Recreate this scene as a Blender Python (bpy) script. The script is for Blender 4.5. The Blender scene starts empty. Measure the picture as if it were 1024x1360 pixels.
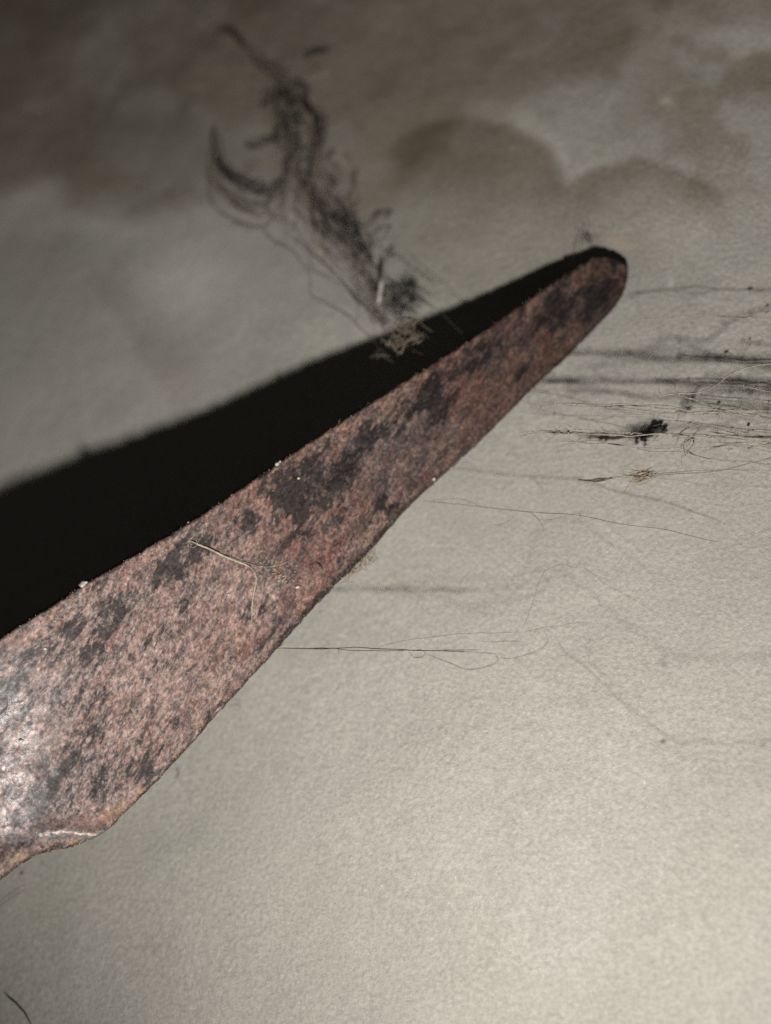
import bpy, math, random
import numpy as np
from mathutils import Vector, Matrix

# ------------------------------------------------------------------ camera, light, exposure
CM = 0.01                                   # everything below is measured in centimetres
sc = bpy.context.scene
col = sc.collection
YAW, PITCH, FOV = math.radians(18), math.radians(20), math.radians(52)
CAM = np.array([0.0, -13.0, 0.0])
FWD = np.array([-math.sin(YAW)*math.cos(PITCH), math.cos(YAW)*math.cos(PITCH), math.sin(PITCH)])
RGT = np.cross(FWD, [0, 0, 1]); RGT /= np.linalg.norm(RGT)
UPV = np.cross(RGT, FWD)
TANF = math.tan(FOV/2)
LAMP = CAM - UPV*7.0

cd = bpy.data.cameras.new('camera')
cam = bpy.data.objects.new('camera', cd); col.objects.link(cam)
cam.matrix_world = Matrix(((RGT[0], UPV[0], -FWD[0], CAM[0]*CM), (RGT[1], UPV[1], -FWD[1], CAM[1]*CM),
                           (RGT[2], UPV[2], -FWD[2], CAM[2]*CM), (0, 0, 0, 1)))
cd.sensor_fit = 'VERTICAL'; cd.sensor_height = 24; cd.lens = 12/TANF
cd.clip_start = 0.005; cd.clip_end = 20
cd.dof.use_dof = True; cd.dof.focus_distance = 12.75*CM
cd.dof.aperture_fstop = cd.lens/4.3         # an opening 4.3 mm wide, a phone's
cd.dof.aperture_blades = 0
sc.camera = cam

w = bpy.data.worlds.new('World'); sc.world = w; w.use_nodes = True
bg = w.node_tree.nodes['Background']
bg.inputs[0].default_value = (1.0, 0.95, 0.88, 1); bg.inputs[1].default_value = 0.017

ld = bpy.data.lights.new('torch', 'SPOT'); lamp = bpy.data.objects.new('torch', ld); col.objects.link(lamp)
ld.energy = 1.26; ld.color = (1.0, 0.96, 0.905); ld.shadow_soft_size = 0.0033
ld.spot_size = math.radians(120); ld.spot_blend = 1.0
AIM = np.array([-1.8, 0.0, 13.2])
lamp.location = Vector(LAMP)*CM
lamp.rotation_euler = Vector(AIM-LAMP).to_track_quat('-Z', 'Y').to_euler()

sc.view_settings.view_transform = 'Standard'; sc.view_settings.look = 'None'
sc.view_settings.exposure = 0.0; sc.view_settings.gamma = 1.0
sc.cycles.use_denoising = False
sc.cycles.sample_clamp_indirect = 1.0; sc.cycles.sample_clamp_direct = 4.0

# ------------------------------------------------------------------ helpers
def at(px, py, h=0.0):
    """the point h cm in front of the wall (the plane y = 0) seen at this place of the photograph"""
    d = FWD + RGT*((px-512)/680*TANF) + UPV*((680-py)/680*TANF)
    k = (-h-CAM[1])/d[1]
    return CAM + d*k

def pix(P):
    q = P-CAM; z = np.maximum(q@FWD, 1.0)
    return 512+(q@RGT)/z/TANF*680, 680-(q@UPV)/z/TANF*680

def hash2(ix, iy, seed):
    n = (ix.astype(np.int64)*374761393 + iy.astype(np.int64)*668265263 + seed*1442695041) & 0x7fffffff
    n = ((n ^ (n >> 13))*1274126177) & 0x7fffffff
    n = (n ^ (n >> 16)) & 0xffffff
    return n/float(0xffffff)
def vnoise(x, y, seed=0):
    ix = np.floor(x); iy = np.floor(y); fx = x-ix; fy = y-iy
    fx = fx*fx*fx*(fx*(fx*6-15)+10); fy = fy*fy*fy*(fy*(fy*6-15)+10)
    a = hash2(ix, iy, seed); b = hash2(ix+1, iy, seed); c = hash2(ix, iy+1, seed); d = hash2(ix+1, iy+1, seed)
    return (a+(b-a)*fx)*(1-fy)+(c+(d-c)*fx)*fy
def fbm(x, y, octaves=5, seed=0, gain=0.5):
    s = 0; a = 1.0; t = 0
    for o in range(octaves):
        ca, sa = math.cos(o*1.3+.4), math.sin(o*1.3+.4)
        s = s+a*vnoise((x*ca-y*sa)*2.03**o+o*17.3, (x*sa+y*ca)*2.03**o-o*9.1, seed+o); t += a; a *= gain
    return s/t
def sstep(a, b, v):
    t = np.clip((v-a)/(b-a), 0, 1); return t*t*(3-2*t)
def mix(a, b, m):
    return a*(1-m[..., None])+np.asarray(b)*m[..., None]

def tag(o, label=None, cat=None, group=None, kind=None):
    if label: o['label'] = label
    if cat: o['category'] = cat
    if group: o['group'] = group
    if kind: o['kind'] = kind
    return o
def empty(name, p, label, cat, group=None):
    o = bpy.data.objects.new(name, None); col.objects.link(o); o.location = Vector(p)*CM
    o.empty_display_size = 0.01
    return tag(o, label, cat, group)
def link_mesh(name, verts, faces, mat, parent=None, smooth=True, attrs=None, origin=None):
    """verts in cm; the origin of the object is put at origin (or at its parent)"""
    V = np.asarray(verts, float)
    if parent is not None: o0 = np.array(parent.location)/CM
    else: o0 = V.mean(axis=0) if origin is None else np.asarray(origin, float)
    V = (V-o0)*CM
    me = bpy.data.meshes.new(name)
    if isinstance(faces, np.ndarray):
        n = len(faces); k = faces.shape[1]
        me.vertices.add(len(V)); me.vertices.foreach_set('co', V.ravel())
        me.loops.add(n*k); me.loops.foreach_set('vertex_index', faces.ravel().astype(np.int32))
        me.polygons.add(n); me.polygons.foreach_set('loop_start', np.arange(0, n*k, k, dtype=np.int32))
        me.update(calc_edges=True)
    else:
        me.from_pydata([tuple(v) for v in V], [], faces); me.update()
    me.polygons.foreach_set('use_smooth', [smooth]*len(me.polygons))
    if attrs:
        for an, a in attrs.items():
            if a.ndim == 2:
                at_ = me.color_attributes.new(an, 'FLOAT_COLOR', 'POINT')
                c = np.ones((len(V), 4)); c[:, :3] = a; at_.data.foreach_set('color', c.ravel())
            else:
                at_ = me.attributes.new(an, 'FLOAT', 'POINT'); at_.data.foreach_set('value', a)
    me.materials.append(mat)
    o = bpy.data.objects.new(name, me); col.objects.link(o)
    if parent is not None: o.parent = parent
    else: o.location = Vector(o0)*CM
    return o

def grid_faces(nu, nv, off=0):
    i = np.arange(nu-1)[:, None]*nv+np.arange(nv-1)[None, :]
    return np.stack([i, i+1, i+nv+1, i+nv], -1).reshape(-1, 4)+off

# ------------------------------------------------------------------ materials
def new_mat(name):
    m = bpy.data.materials.new(name); m.use_nodes = True
    nt = m.node_tree; return m, nt, nt.nodes['Principled BSDF']
def N(nt, kind, **kw):
    n = nt.nodes.new(kind)
    for k, v in kw.items():
        if k.startswith('i_'):
            key = k[2:]; key = int(key) if key.isdigit() else key.replace('_', ' ')
            n.inputs[key].default_value = v
        else: setattr(n, k, v)
    return n
def noise(nt, scale, detail=4, rough=.6, dist=0, vec=None):
    n = N(nt, 'ShaderNodeTexNoise'); n.inputs['Scale'].default_value = scale; n.inputs['Detail'].default_value = detail
    n.inputs['Roughness'].default_value = rough; n.inputs['Distortion'].default_value = dist
    if vec is not None: nt.links.new(vec, n.inputs['Vector'])
    return n.outputs[0]
def ramp(nt, v, pts):
    r = N(nt, 'ShaderNodeValToRGB'); e = r.color_ramp.elements
    while len(e) < len(pts): e.new(.5)
    for q, (p, c) in zip(e, pts):
        q.position = p; q.color = (c, c, c, 1) if not isinstance(c, tuple) else (*c, 1)
    nt.links.new(v, r.inputs[0]); return r.outputs[0]
def mixc(nt, a, b, f, mode='MIX'):
    m = N(nt, 'ShaderNodeMix', data_type='RGBA', blend_type=mode)
    for s, v in ((m.inputs[0], f), (m.inputs[6], a), (m.inputs[7], b)):
        if hasattr(v, 'links'): nt.links.new(v, s)
        else: s.default_value = v if not isinstance(v, tuple) else (*v, 1)
    return m.outputs[2]
def bump(nt, h, dist, strength=1.0, prev=None):
    b = N(nt, 'ShaderNodeBump'); b.inputs['Distance'].default_value = dist; b.inputs['Strength'].default_value = strength
    nt.links.new(h, b.inputs['Height'])
    if prev is not None: nt.links.new(prev, b.inputs['Normal'])
    return b.outputs[0]

def concrete():
    m, nt, p = new_mat('trowelled_cement')
    tc = N(nt, 'ShaderNodeTexCoord').outputs['Object']
    a = N(nt, 'ShaderNodeVertexColor', layer_name='tone').outputs[0]
    fine = ramp(nt, noise(nt, 1900, 3, .65, 0, tc), [(.30, .80), (.72, 1.15)])
    med = ramp(nt, noise(nt, 300, 4, .6, .2, tc), [(.3, .965), (.7, 1.03)])
    spk = ramp(nt, noise(nt, 2600, 1, .5, 0, tc), [(.70, 0.0), (.80, 1.0)])
    c = mixc(nt, a, fine, 1.0, 'MULTIPLY'); c = mixc(nt, c, med, 1.0, 'MULTIPLY')
    c = mixc(nt, c, (.72, .71, .68), mixc(nt, (0, 0, 0), spk, .6))
    nt.links.new(c, p.inputs['Base Color'])
    p.inputs['Roughness'].default_value = .72; p.inputs['Specular IOR Level'].default_value = .35
    b1 = bump(nt, noise(nt, 1500, 4, .62, .1, tc), .00020, .85)
    b2 = bump(nt, noise(nt, 180, 3, .5, .1, tc), .0006, .18, b1)
    nt.links.new(b2, p.inputs['Normal'])
    return m

def rusty():
    m, nt, p = new_mat('rusted_iron')
    tc = N(nt, 'ShaderNodeTexCoord').outputs['Object']
    a = N(nt, 'ShaderNodeVertexColor', layer_name='tone').outputs[0]
    pol = N(nt, 'ShaderNodeAttribute', attribute_name='polish').outputs['Fac']
    dst = N(nt, 'ShaderNodeAttribute', attribute_name='dust').outputs['Fac']
    g1 = ramp(nt, noise(nt, 1900, 5, .75, .3, tc), [(.30, .45), (.50, .95), (.70, 1.65)])
    g2 = ramp(nt, noise(nt, 520, 4, .65, .6, tc), [(.3, .78), (.7, 1.22)])
    c = mixc(nt, a, g1, 1.0, 'MULTIPLY'); c = mixc(nt, c, g2, 1.0, 'MULTIPLY')
    # pale dust caught in the scale
    f = N(nt, 'ShaderNodeMath', operation='MULTIPLY')
    nt.links.new(ramp(nt, noise(nt, 2900, 5, .8, .0, tc), [(.51, 0.0), (.66, .85)]), f.inputs[0]); nt.links.new(dst, f.inputs[1])
    c = mixc(nt, c, (.42, .385, .36), f.outputs[0])
    nt.links.new(c, p.inputs['Base Color'])
    sp = N(nt, 'ShaderNodeMapRange'); nt.links.new(pol, sp.inputs[0]); sp.inputs[3].default_value = .12; sp.inputs[4].default_value = .6
    nt.links.new(sp.outputs[0], p.inputs['Specular IOR Level'])
    r = N(nt, 'ShaderNodeMapRange'); nt.links.new(pol, r.inputs[0]); r.inputs[3].default_value = .74; r.inputs[4].default_value = .41
    nt.links.new(r.outputs[0], p.inputs['Roughness'])
    mt = N(nt, 'ShaderNodeMath', operation='MULTIPLY', i_1=.55); nt.links.new(pol, mt.inputs[0])
    nt.links.new(mt.outputs[0], p.inputs['Metallic'])
    b1 = bump(nt, noise(nt, 1900, 5, .7, .3, tc), .00016, .8)
    b2 = bump(nt, noise(nt, 620, 4, .6, .6, tc), .0003, .4, b1)
    nt.links.new(b2, p.inputs['Normal'])
    return m

def plain(name, c, rough=.85, scale=2500, var=.4, spec=.3, trans=0.0):
    m, nt, p = new_mat(name)
    tc = N(nt, 'ShaderNodeTexCoord').outputs['Object']
    n = ramp(nt, noise(nt, scale, 3, .6, 0, tc), [(.3, 1-var), (.7, 1+var)])
    nt.links.new(mixc(nt, c, n, 1.0, 'MULTIPLY'), p.inputs['Base Color'])
    p.inputs['Roughness'].default_value = rough; p.inputs['Specular IOR Level'].default_value = spec
    return m
M_WALL = concrete(); M_IRON = rusty()
M_DARK = plain('dark_web', (.035, .03, .027)); M_GREY = plain('dusty_web_and_shadow', (.12, .105, .09))
M_THREAD = plain('spider_silk_dusty', (.085, .072, .06), .6); M_TAN = plain('dry_fibre', (.30, .235, .165))
M_FIBRE = plain('dusty_fibre', (.20, .165, .125)); M_PALE = plain('pale_root', (.42, .36, .28)); M_WHITE = plain('pale_grit', (.6, .57, .52), .4)
M_BLACK = plain('black_hair', (.012, .010, .010), .45); M_CLUMP = plain('dust_and_shadow', (.050, .044, .040), .95, 1500, .6)

# ------------------------------------------------------------------ wall
def axis(lo, hi, step, far):
    a = np.arange(lo, hi+step/2, step); out = []; d = step
    x = hi
    while x < far:
        d *= 1.35; x += d; out.append(x)
    out2 = []; x = lo; d = step
    while x > -far:
        d *= 1.35; x -= d; out2.append(x)
    return np.array(out2[::-1]+list(a)+out)
def build_wall():
    xs = axis(-13.2, 2.6, .030, 60); zs = axis(-2.4, 17.6, .034, 60)
    X, Z = np.meshgrid(xs, zs, indexing='ij')
    P = np.stack([X, 0*X, Z], -1)
    px, py = pix(P.reshape(-1, 3)); px = px.reshape(X.shape); py = py.reshape(X.shape)
    px = np.clip(px, -1500, 2500); py = np.clip(py, -1500, 2900)
    # warp so that no stain has a drawn edge
    w1 = (fbm(X*.9, Z*.9, 5, 3)-.5); w2 = (fbm(X*.9, Z*.9, 5, 11)-.5)
    qx = px+w1*95; qy = py+w2*80
    base = np.array([.455, .437, .393])
    C = np.ones(X.shape+(3,))*base
    # broad clouding of the cement
    cl = fbm(X*.28, Z*.28, 4, 21); C = C*(0.90+.20*cl)[..., None]
    cl2 = fbm(X*1.1, Z*1.1, 4, 31); C = C*(0.95+.10*cl2)[..., None]
    greeny = sstep(.5, .72, fbm(X*.45, Z*.45, 4, 51)); C = mix(C, C*np.array([.965, .985, .965]), greeny)
    brown = np.array([.625, .56, .50])
    # damp field over the upper wall, its edge running from the left border to the top right
    lim = np.interp(qx, [-400, 0, 130, 300, 400, 470, 530, 600, 720, 860, 960, 1100, 1500], [290, 262, 268, 250, 262, 300, 240, 150, 125, 60, 40, 10, -60])
    up = sstep(34, -34, qy-lim)
    mott = .62+.5*sstep(.35, .62, fbm(X*.62, Z*.62, 5, 71))
    C = mix(C, C*brown, np.clip(up*mott, 0, 1)*.92)
    deep = sstep(.47, .70, fbm(X*.40+3, Z*.40, 4, 77))*sstep(60, -160, qy-lim)*np.maximum(sstep(450, 380, px), sstep(100, 40, py)*.7)
    C = mix(C, C*np.array([.72, .70, .66]), deep*.8)
    rx = sstep(740, 900, qx)*sstep(330, 120, qy)
    pat = sstep(.44, .60, fbm(X*1.3, Z*1.3, 5, 91))
    C = mix(C, C*np.array([.74, .70, .64]), rx*pat)
    C = mix(C, C*np.array([.84, .82, .78]), sstep(.5, .62, fbm(X*1.9, Z*2.6, 5, 97))*sstep(300, 150, qy)*.6)
    # tide marks: filled blobs with a darker rim
    def blob(cx, cy, ax, ay, ang, fill, rim, soft=.14, upper=True, c=brown):
        nonlocal C
        ca, sa = math.cos(ang), math.sin(ang)
        wx = px+w1*40; wy = py+w2*36
        u = ((wx-cx)*ca+(wy-cy)*sa)/ax; v = (-(wx-cx)*sa+(wy-cy)*ca)/ay
        d = np.sqrt(u*u+v*v)
        inside = sstep(1+soft*.35, 1-soft, d)
        lower = sstep(.75, -.35, v) if upper else 1.0
        C = mix(C, C*c, np.clip(inside*fill*lower, 0, 1))
        r = np.exp(-((d-.93)/.085)**2)*(sstep(.35, -.3, v) if upper else 1)
        C = mix(C, C*c, np.clip(r*rim, 0, 1))
    blob(628, 234, 120, 80, .15, .95, .35, .2)
    blob(570, 275, 120, 70, -.2, .35, 0, .5, False)
    blob(700, 330, 200, 92, -.25, .42, .0, .5, False)
    # arched band to the right of it
    wx = px+w1*30; wy = py+w2*30
    yc = np.interp(wx, [700, 760, 800, 850, 900, 940, 965, 1010], [262, 243, 226, 213, 217, 236, 256, 268])
    dd = wy-yc
    band = sstep(-12, 5, dd)*sstep(72, 0, dd)*sstep(700, 790, wx)*sstep(992, 935, wx)
    C = mix(C, C*brown, band*.85)
    # pale ridges between the stains
    yr = np.interp(wx, [600, 680, 720, 745, 760, 800, 870], [140, 150, 175, 205, 238, 205, 196])
    C = mix(C, C*1.24, np.exp(-((wy-yr)/17)**2)*sstep(610, 700, wx)*sstep(900, 800, wx)*.8)
    C = mix(C, C*1.10, np.exp(-((px-885)/70)**2-((py-300)/38)**2))
    C = mix(C, C*1.22, sstep(760, 960, qx)*sstep(210, 90, qy)*sstep(.42, .58, fbm(X*.9+9, Z*.9, 5, 93))*.8)
    # left: pale patch, a diagonal trowel line and a dull band beside it
    C = mix(C, C*1.34, np.exp(-((wx-240)/90)**2-((wy-370)/55)**2))
    C = mix(C, C*1.3, np.exp(-((wx-30)/60)**2-((wy-262)/18)**2))
    C = mix(C, C*1.15, np.exp(-((wx-150)/190)**2-((wy-300)/26)**2))
    t = ((px-125)*(.56)+(py-385)*(.83)); n = ((px-125)*.83-(py-385)*.56)+w1*22
    C = mix(C, C*np.array([.84, .82, .80]), sstep(-6, 10, n)*sstep(85, 22, n)*sstep(-30, 20, t)*sstep(260, 140, t)*.75)
    C = mix(C, C*np.array([.82, .81, .79]), np.exp(-((wx-110)/100)**2-((wy-345)/45)**2)*.6)
    # small tan smudge above the tip, pale spot, brown flecks
    C = mix(C, np.array([.60, .50, .38]), np.exp(-((px-822)/16)**2-((py-322)/8)**2)*.45)
    C = mix(C, np.array([.72, .70, .64]), np.exp(-((px-891)/4)**2-((py-377)/9)**2)*.7)
    C = mix(C, np.array([.72, .66, .55]), np.exp(-((px-884)/9)**2-((py-133)/6)**2)*.6)
    for sx, sy in ((150, 118), (265, 95), (265, 118)):
        C = mix(C, np.array([.62, .52, .44]), np.exp(-((px-sx)/10)**2-((py-sy)/3)**2)*.25)
    # dull darker smudges at right, below the webs
    for sx, sy, ax, ay, k in ((995, 720, 60, 40, .3), (755, 764, 34, 9, .28), (700, 610, 45, 8, .18), (940, 500, 90, 30, .16), (1000, 760, 120, 60, .12)):
        C = mix(C, C*.75, np.exp(-((wx-sx)/ax)**2-((wy-sy)/ay)**2)*k)
    # relief: slow waves of the trowel and small pimples
    rel = (fbm(X*.33, Z*.33, 3, 5)-.5)*.16+(fbm(X*1.6, Z*1.6, 4, 6)-.5)*.016+(fbm(X*5, Z*5, 3, 8)-.5)*.007
    fade = sstep(30, 12, np.hypot(X+5, Z-6))
    Y = -(rel*fade)
    P = np.stack([X, Y, Z], -1).reshape(-1, 3)
    o = link_mesh('wall', P, grid_faces(len(xs), len(zs)), M_WALL, attrs={'tone': np.clip(C.reshape(-1, 3), 0, 1)}, origin=(0, 0, 0))
    o['kind'] = 'structure'; o['label'] = 'rough grey cement wall with brown damp stains'
    return o
build_wall()

# ------------------------------------------------------------------ iron blade
PAIRS = [((834, 363), (834, 363)), ((830, 350), (829, 381)), ((813, 340), (819, 397)), ((797, 339), (801, 418)),
         ((782, 345), (782, 438)), ((752, 363), (757, 467)), ((715, 388), (715, 508)), ((636, 443), (632, 591)),
         ((550, 498), (550, 666)), ((456, 558), (484, 740)), ((388, 602), (435, 787)), ((309, 656), (371, 858)),
         ((247, 696), (304, 931)), ((168, 743), (222, 1023)), ((110, 777), (161, 1085)), ((84, 794), (144, 1102)), ((57, 811), (119, 1116)),
         ((0, 848), (88, 1127)), ((-60, 886), (45, 1137)), ((-120, 922), (0, 1168)), ((-200, 970), (-70, 1225)),
         ((-300, 1030), (-190, 1300))]
HC = (2.7363, -1.1078, -0.7943, 1.5143, -0.9789, 0.0544)
def height(px, py):
    X = (820-px)/500; Y = (py-345)/500
    h = HC[0]*X+HC[1]*Y+HC[2]*X*X+HC[3]*X*Y+HC[4]*Y*Y+HC[5]
    return .16+.5*((h-.12)+math.sqrt((h-.12)**2+.01))
def catmull(pts, n):
    pts = np.array(pts, float); k = len(pts)
    e = np.vstack([2*pts[0]-pts[1], pts, 2*pts[-1]-pts[-2]])
    s = np.linspace(0, k-1, n); i = np.minimum(s.astype(int), k-2); f = (s-i)[:, None]
    a, b, c, d = e[i], e[i+1], e[i+2], e[i+3]
    return .5*((2*b)+(-a+c)*f+(2*a-5*b+4*c-d)*f*f+(-a+3*b-3*c+d)*f**3)
def resample(P, n, ref):
    d = np.r_[0, np.cumsum(np.linalg.norm(np.diff(ref, axis=0), axis=1))]; t = np.linspace(0, d[-1], n)
    return np.stack([np.interp(t, d, P[:, k]) for k in range(P.shape[1])], -1)
def build_blade():
    U = catmull([np.r_[at(*u, height(*u))] for u, l in PAIRS], 900)
    L = catmull([np.r_[at(*l, height(*l))] for u, l in PAIRS], 900)
    L[0] = U[0]
    mid = (U+L)/2
    # arc length shared between the two edges so the tip is rounded evenly
    ns, ntt = 860, 190
    w_ = .5*(U+L)+.35*(U-L)
    U = resample(U, ns, w_); L2 = resample(L, ns, w_); L = L2
    # ragged, corroded edges
    s = np.arange(ns)/ns*110.0
    acr = (L-U)/np.maximum(np.linalg.norm(L-U, axis=1), .05)[:, None]
    amp = sstep(0, 40, np.arange(ns))
    U = U+acr*((fbm(s*1.2, s*0+3, 5, 41, .62)-.5)*(.040)*amp)[:, None]
    L = L+acr*((fbm(s*1.1, s*0+9, 5, 42, .62)-.5)*(.040)*amp)[:, None]
    t = np.linspace(0, 1, ntt); t = t*.72+.28*(.5-.5*np.cos(math.pi*t))
    G = U[:, None, :]*(1-t)[None, :, None]+L[:, None, :]*t[None, :, None]
    du = np.gradient(G, axis=0); dv = np.gradient(G, axis=1)
    dv[0] = dv[1]; nrm = np.cross(du, dv); ln = np.linalg.norm(nrm, axis=-1, keepdims=True); nrm /= np.maximum(ln, 1e-9)
    nrm[:6] = nrm[6].mean(axis=0)
    nrm /= np.linalg.norm(nrm, axis=-1, keepdims=True)
    if nrm[400, 90] @ (CAM-G[400, 90]) < 0: nrm = -nrm
    px, py = pix(G.reshape(-1, 3)); px = px.reshape(G.shape[:2]); py = py.reshape(G.shape[:2])
    W = np.linalg.norm(U-L, axis=1)[:, None]
    dE = np.minimum(t[None, :], 1-t[None, :])*W                      # cm to the nearer long edge
    along = np.r_[0, np.cumsum(np.linalg.norm(np.diff(mid := (U+L)/2, axis=0), axis=1))][:, None]
    dE = np.minimum(dE, along+.02)
    r = .055
    roundoff = r-np.sqrt(np.maximum(r*r-np.maximum(r-dE, 0)**2, 0))
    # coordinates along and across, in cm
    A = along+0*t[None, :]; B = (t[None, :]-.5)*W
    rough = (fbm(A*7, B*7, 4, 61, .6)-.5)*.022+(fbm(A*22, B*22, 3, 62, .6)-.5)*.011
    waves = (fbm(A*.9, B*.9, 3, 63)-.5)*.10*sstep(.0, .5, dE)
    pits = -sstep(.68, .80, vnoise(A*9, B*9, 64))*.010
    # rolled lip near the lower left corner
    def seg(x0, y0, x1, y1):
        vx, vy = x1-x0, y1-y0; k = np.clip(((px-x0)*vx+(py-y0)*vy)/(vx*vx+vy*vy), 0, 1)
        return np.hypot(px-x0-k*vx, py-y0-k*vy), k
    d1, _ = seg(52, 1106, 84, 1102); d2, _ = seg(84, 1102, 136, 1108)
    dl = np.minimum(d1, d2)
    lip = np.exp(-(dl/11)**2)*.085
    d3, _ = seg(-30, 1122, 38, 1118); d4, _ = seg(30, 1090, 120, 1078)
    crease = -np.exp(-(d3/9)**2)*.06-np.exp(-(d4/12)**2)*.022
    bow = .10*sstep(90, -120, px)*sstep(880, 1080, py)
    H = rough+waves+pits+lip+crease+bow-roundoff
    H *= sstep(0, .15, A+.03)*.9+.1
    T = G+nrm*H[..., None]
    # ---- colour of the rust, scale and dust
    w1 = (fbm(A*2.4, B*2.4, 5, 101, .6)-.5); w2 = (fbm(A*2.4, B*2.4, 5, 102, .6)-.5)
    qx = px+w1*42; qy = py+w2*42
    n1 = fbm(A*2.2, B*2.2, 5, 103, .6); n2 = fbm(A*6, B*6, 5, 104, .65); n3 = fbm(A*16, B*16, 4, 105, .7)
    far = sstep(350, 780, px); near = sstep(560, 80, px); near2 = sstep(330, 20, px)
    SA = A*.89+B*.46; SB = -A*.46+B*.89
    n4 = fbm(SA*1.6, SB*5.5, 5, 111, .62); n5 = fbm(SA*5, SB*15, 4, 112, .7); n6 = fbm(A*30, B*30, 3, 113, .8)
    red = np.array([.195, .096, .074]); org = np.array([.290, .158, .098]); mar = np.array([.125, .050, .048]); pinkc = np.array([.325, .205, .182]); greyc = np.array([.20, .175, .165])
    C = np.ones(px.shape+(3,))*red
    C = mix(C, mar, sstep(.44, .60, n1*.5+n4*.5))
    C = mix(C, np.array([.33, .25, .22]), sstep(.50, .62, fbm(A*1.3+7, B*2.2, 5, 131, .6))*.5*(1-far))
    C = mix(C, org, sstep(.50, .62, n2)*.6*(1-.3*near))
    C = mix(C, greyc, sstep(.52, .64, n5)*.55)
    C = mix(C, pinkc, near*(.22+.62*sstep(.42, .58, n3)))
    C = mix(C, greyc*1.15, near2*sstep(.45, .60, n5)*.6)
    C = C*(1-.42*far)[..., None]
    C = mix(C, np.array([.32, .165, .115]), sstep(.42, .05, t[None, :]*W)*sstep(.42, .56, n2)*.7*(1-.5*far))
    def tint(cx, cy, ax, ay, c, k):
        nonlocal C
        C = mix(C, np.array(c), k*np.exp(-((qx-cx)/ax)**2-((qy-cy)/ay)**2)*(.5+1.0*sstep(.4, .6, n5)).clip(0, 1))
    tint(428, 738, 42, 26, (.17, .055, .055), .75); tint(350, 650, 50, 40, (.33, .165, .11), .5); tint(545, 585, 70, 40, (.13, .11, .10), .6); tint(480, 610, 60, 34, (.12, .105, .10), .5)
    tint(205, 885, 55, 60, (.36, .27, .25), .5); tint(90, 930, 60, 50, (.34, .25, .235), .45); tint(640, 540, 50, 36, (.20, .085, .065), .5); tint(100, 1050, 90, 50, (.24, .215, .21), .6); tint(300, 790, 70, 50, (.32, .22, .20), .35)
    tint(255, 730, 60, 30, (.15, .13, .115), .4); tint(150, 805, 80, 30, (.20, .165, .15), .4)
    lum = C@np.array([.3, .5, .2]); C = C*.84+lum[..., None]*.16
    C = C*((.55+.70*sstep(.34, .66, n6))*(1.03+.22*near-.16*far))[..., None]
    # greyish bare scale
    gsum = np.zeros(px.shape)
    def spot(cx, cy, ax, ay, k, deg=-38):
        nonlocal gsum
        c_, s_ = math.cos(math.radians(deg)), math.sin(math.radians(deg))
        u = ((qx-cx)*c_+(qy-cy)*s_)/ax; v = (-(qx-cx)*s_+(qy-cy)*c_)/ay
        gsum = np.maximum(gsum, k*np.exp(-(u*u+v*v)))
    for a_ in ((780, 398, 46, 24, 1.25), (735, 420, 34, 22, 1.0), (808, 352, 28, 16, 1.1), (645, 472, 34, 24, 1.0), (610, 492, 24, 16, .7), (580, 528, 27, 27, 1.25),
               (540, 548, 30, 15, .85), (497, 575, 34, 15, .9), (468, 607, 28, 15, .85), (437, 642, 32, 33, 1.3), (402, 622, 18, 16, .8),
               (376, 655, 22, 30, 1.3), (333, 692, 16, 15, .9), (400, 668, 14, 12, .8), (516, 672, 22, 8, 1.15, 40), (448, 690, 11, 9, .9), (405, 715, 14, 9, .75),
               (250, 748, 34, 19, 1.25), (215, 760, 22, 15, 1.0), (150, 812, 34, 17, 1.2), (98, 832, 20, 15, 1.2), (255, 806, 15, 13, .85), (118, 855, 28, 15, .65),
               (345, 807, 26, 9, .6), (60, 870, 50, 16, .55), (215, 890, 30, 12, .45), (222, 962, 14, 10, .5), (280, 850, 20, 12, .3), (190, 1022, 40, 14, .6), (120, 960, 50, 26, .6), (70, 1030, 60, 20, .5),
               (130, 1050, 60, 18, .6), (20, 940, 40, 40, .6), (690, 500, 20, 8, .6), (700, 440, 26, 12, .6), (30, 1085, 30, 12, .9), (0, 1135, 40, 12, .8), (-100, 980, 60, 40, .9), (-120, 1100, 80, 30, .8)):
        spot(*a_)
    m = sstep(.42, .62, gsum*1.16+(n4-.5)*1.5+(n5-.5)*1.3+(n3-.5)*.9+.06)
    m = m*(1-.6*sstep(.55, .63, n2))
    dark = np.array([.016, .015, .016])
    dk = mix(np.ones(px.shape+(3,))*dark, np.array([.050, .047, .048]), near)
    C = C*(1-(m*.93)[..., None])+dk*(m*.93)[..., None]
    # scattered dark flecks
    fl = sstep(.545, .64, n5)*.75; C = mix(C, np.array([.055, .040, .038]), fl*(1-.35*near))
    fl2 = sstep(.60, .70, fbm(A*9+5, B*9, 3, 107, .6))*near*.8; C = mix(C, np.array([.06, .048, .048]), fl2)
    # near the lower edge: dark line with orange crumbs
    le = (1-t[None, :])*W
    C = mix(C, np.array([.40, .22, .10]), sstep(.16, .06, le)*sstep(.55, .66, n2)*.8*sstep(560, 380, px))
    C = mix(C, np.array([.035, .022, .02]), sstep(.075, .02, le)*sstep(.30, .55, n2+.1)*.8)
    C = mix(C, np.array([.03, .018, .016]), sstep(.115, .06, le+.05*(n2-.5))*sstep(330, 380, px)*sstep(600, 500, px)*.9)
    C = mix(C, np.array([.045, .030, .027]), sstep(.05, .01, t[None, :]*W)*.6)
    d5, _ = seg(-20, 1158, 40, 1130)
    C = mix(C, np.array([.36, .27, .20]), np.exp(-(d5/6)**2)*.45)
    d6, _ = seg(140, 1085, 165, 1070); C = mix(C, np.array([.42, .25, .16]), np.exp(-(d6/9)**2)*.6)
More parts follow.
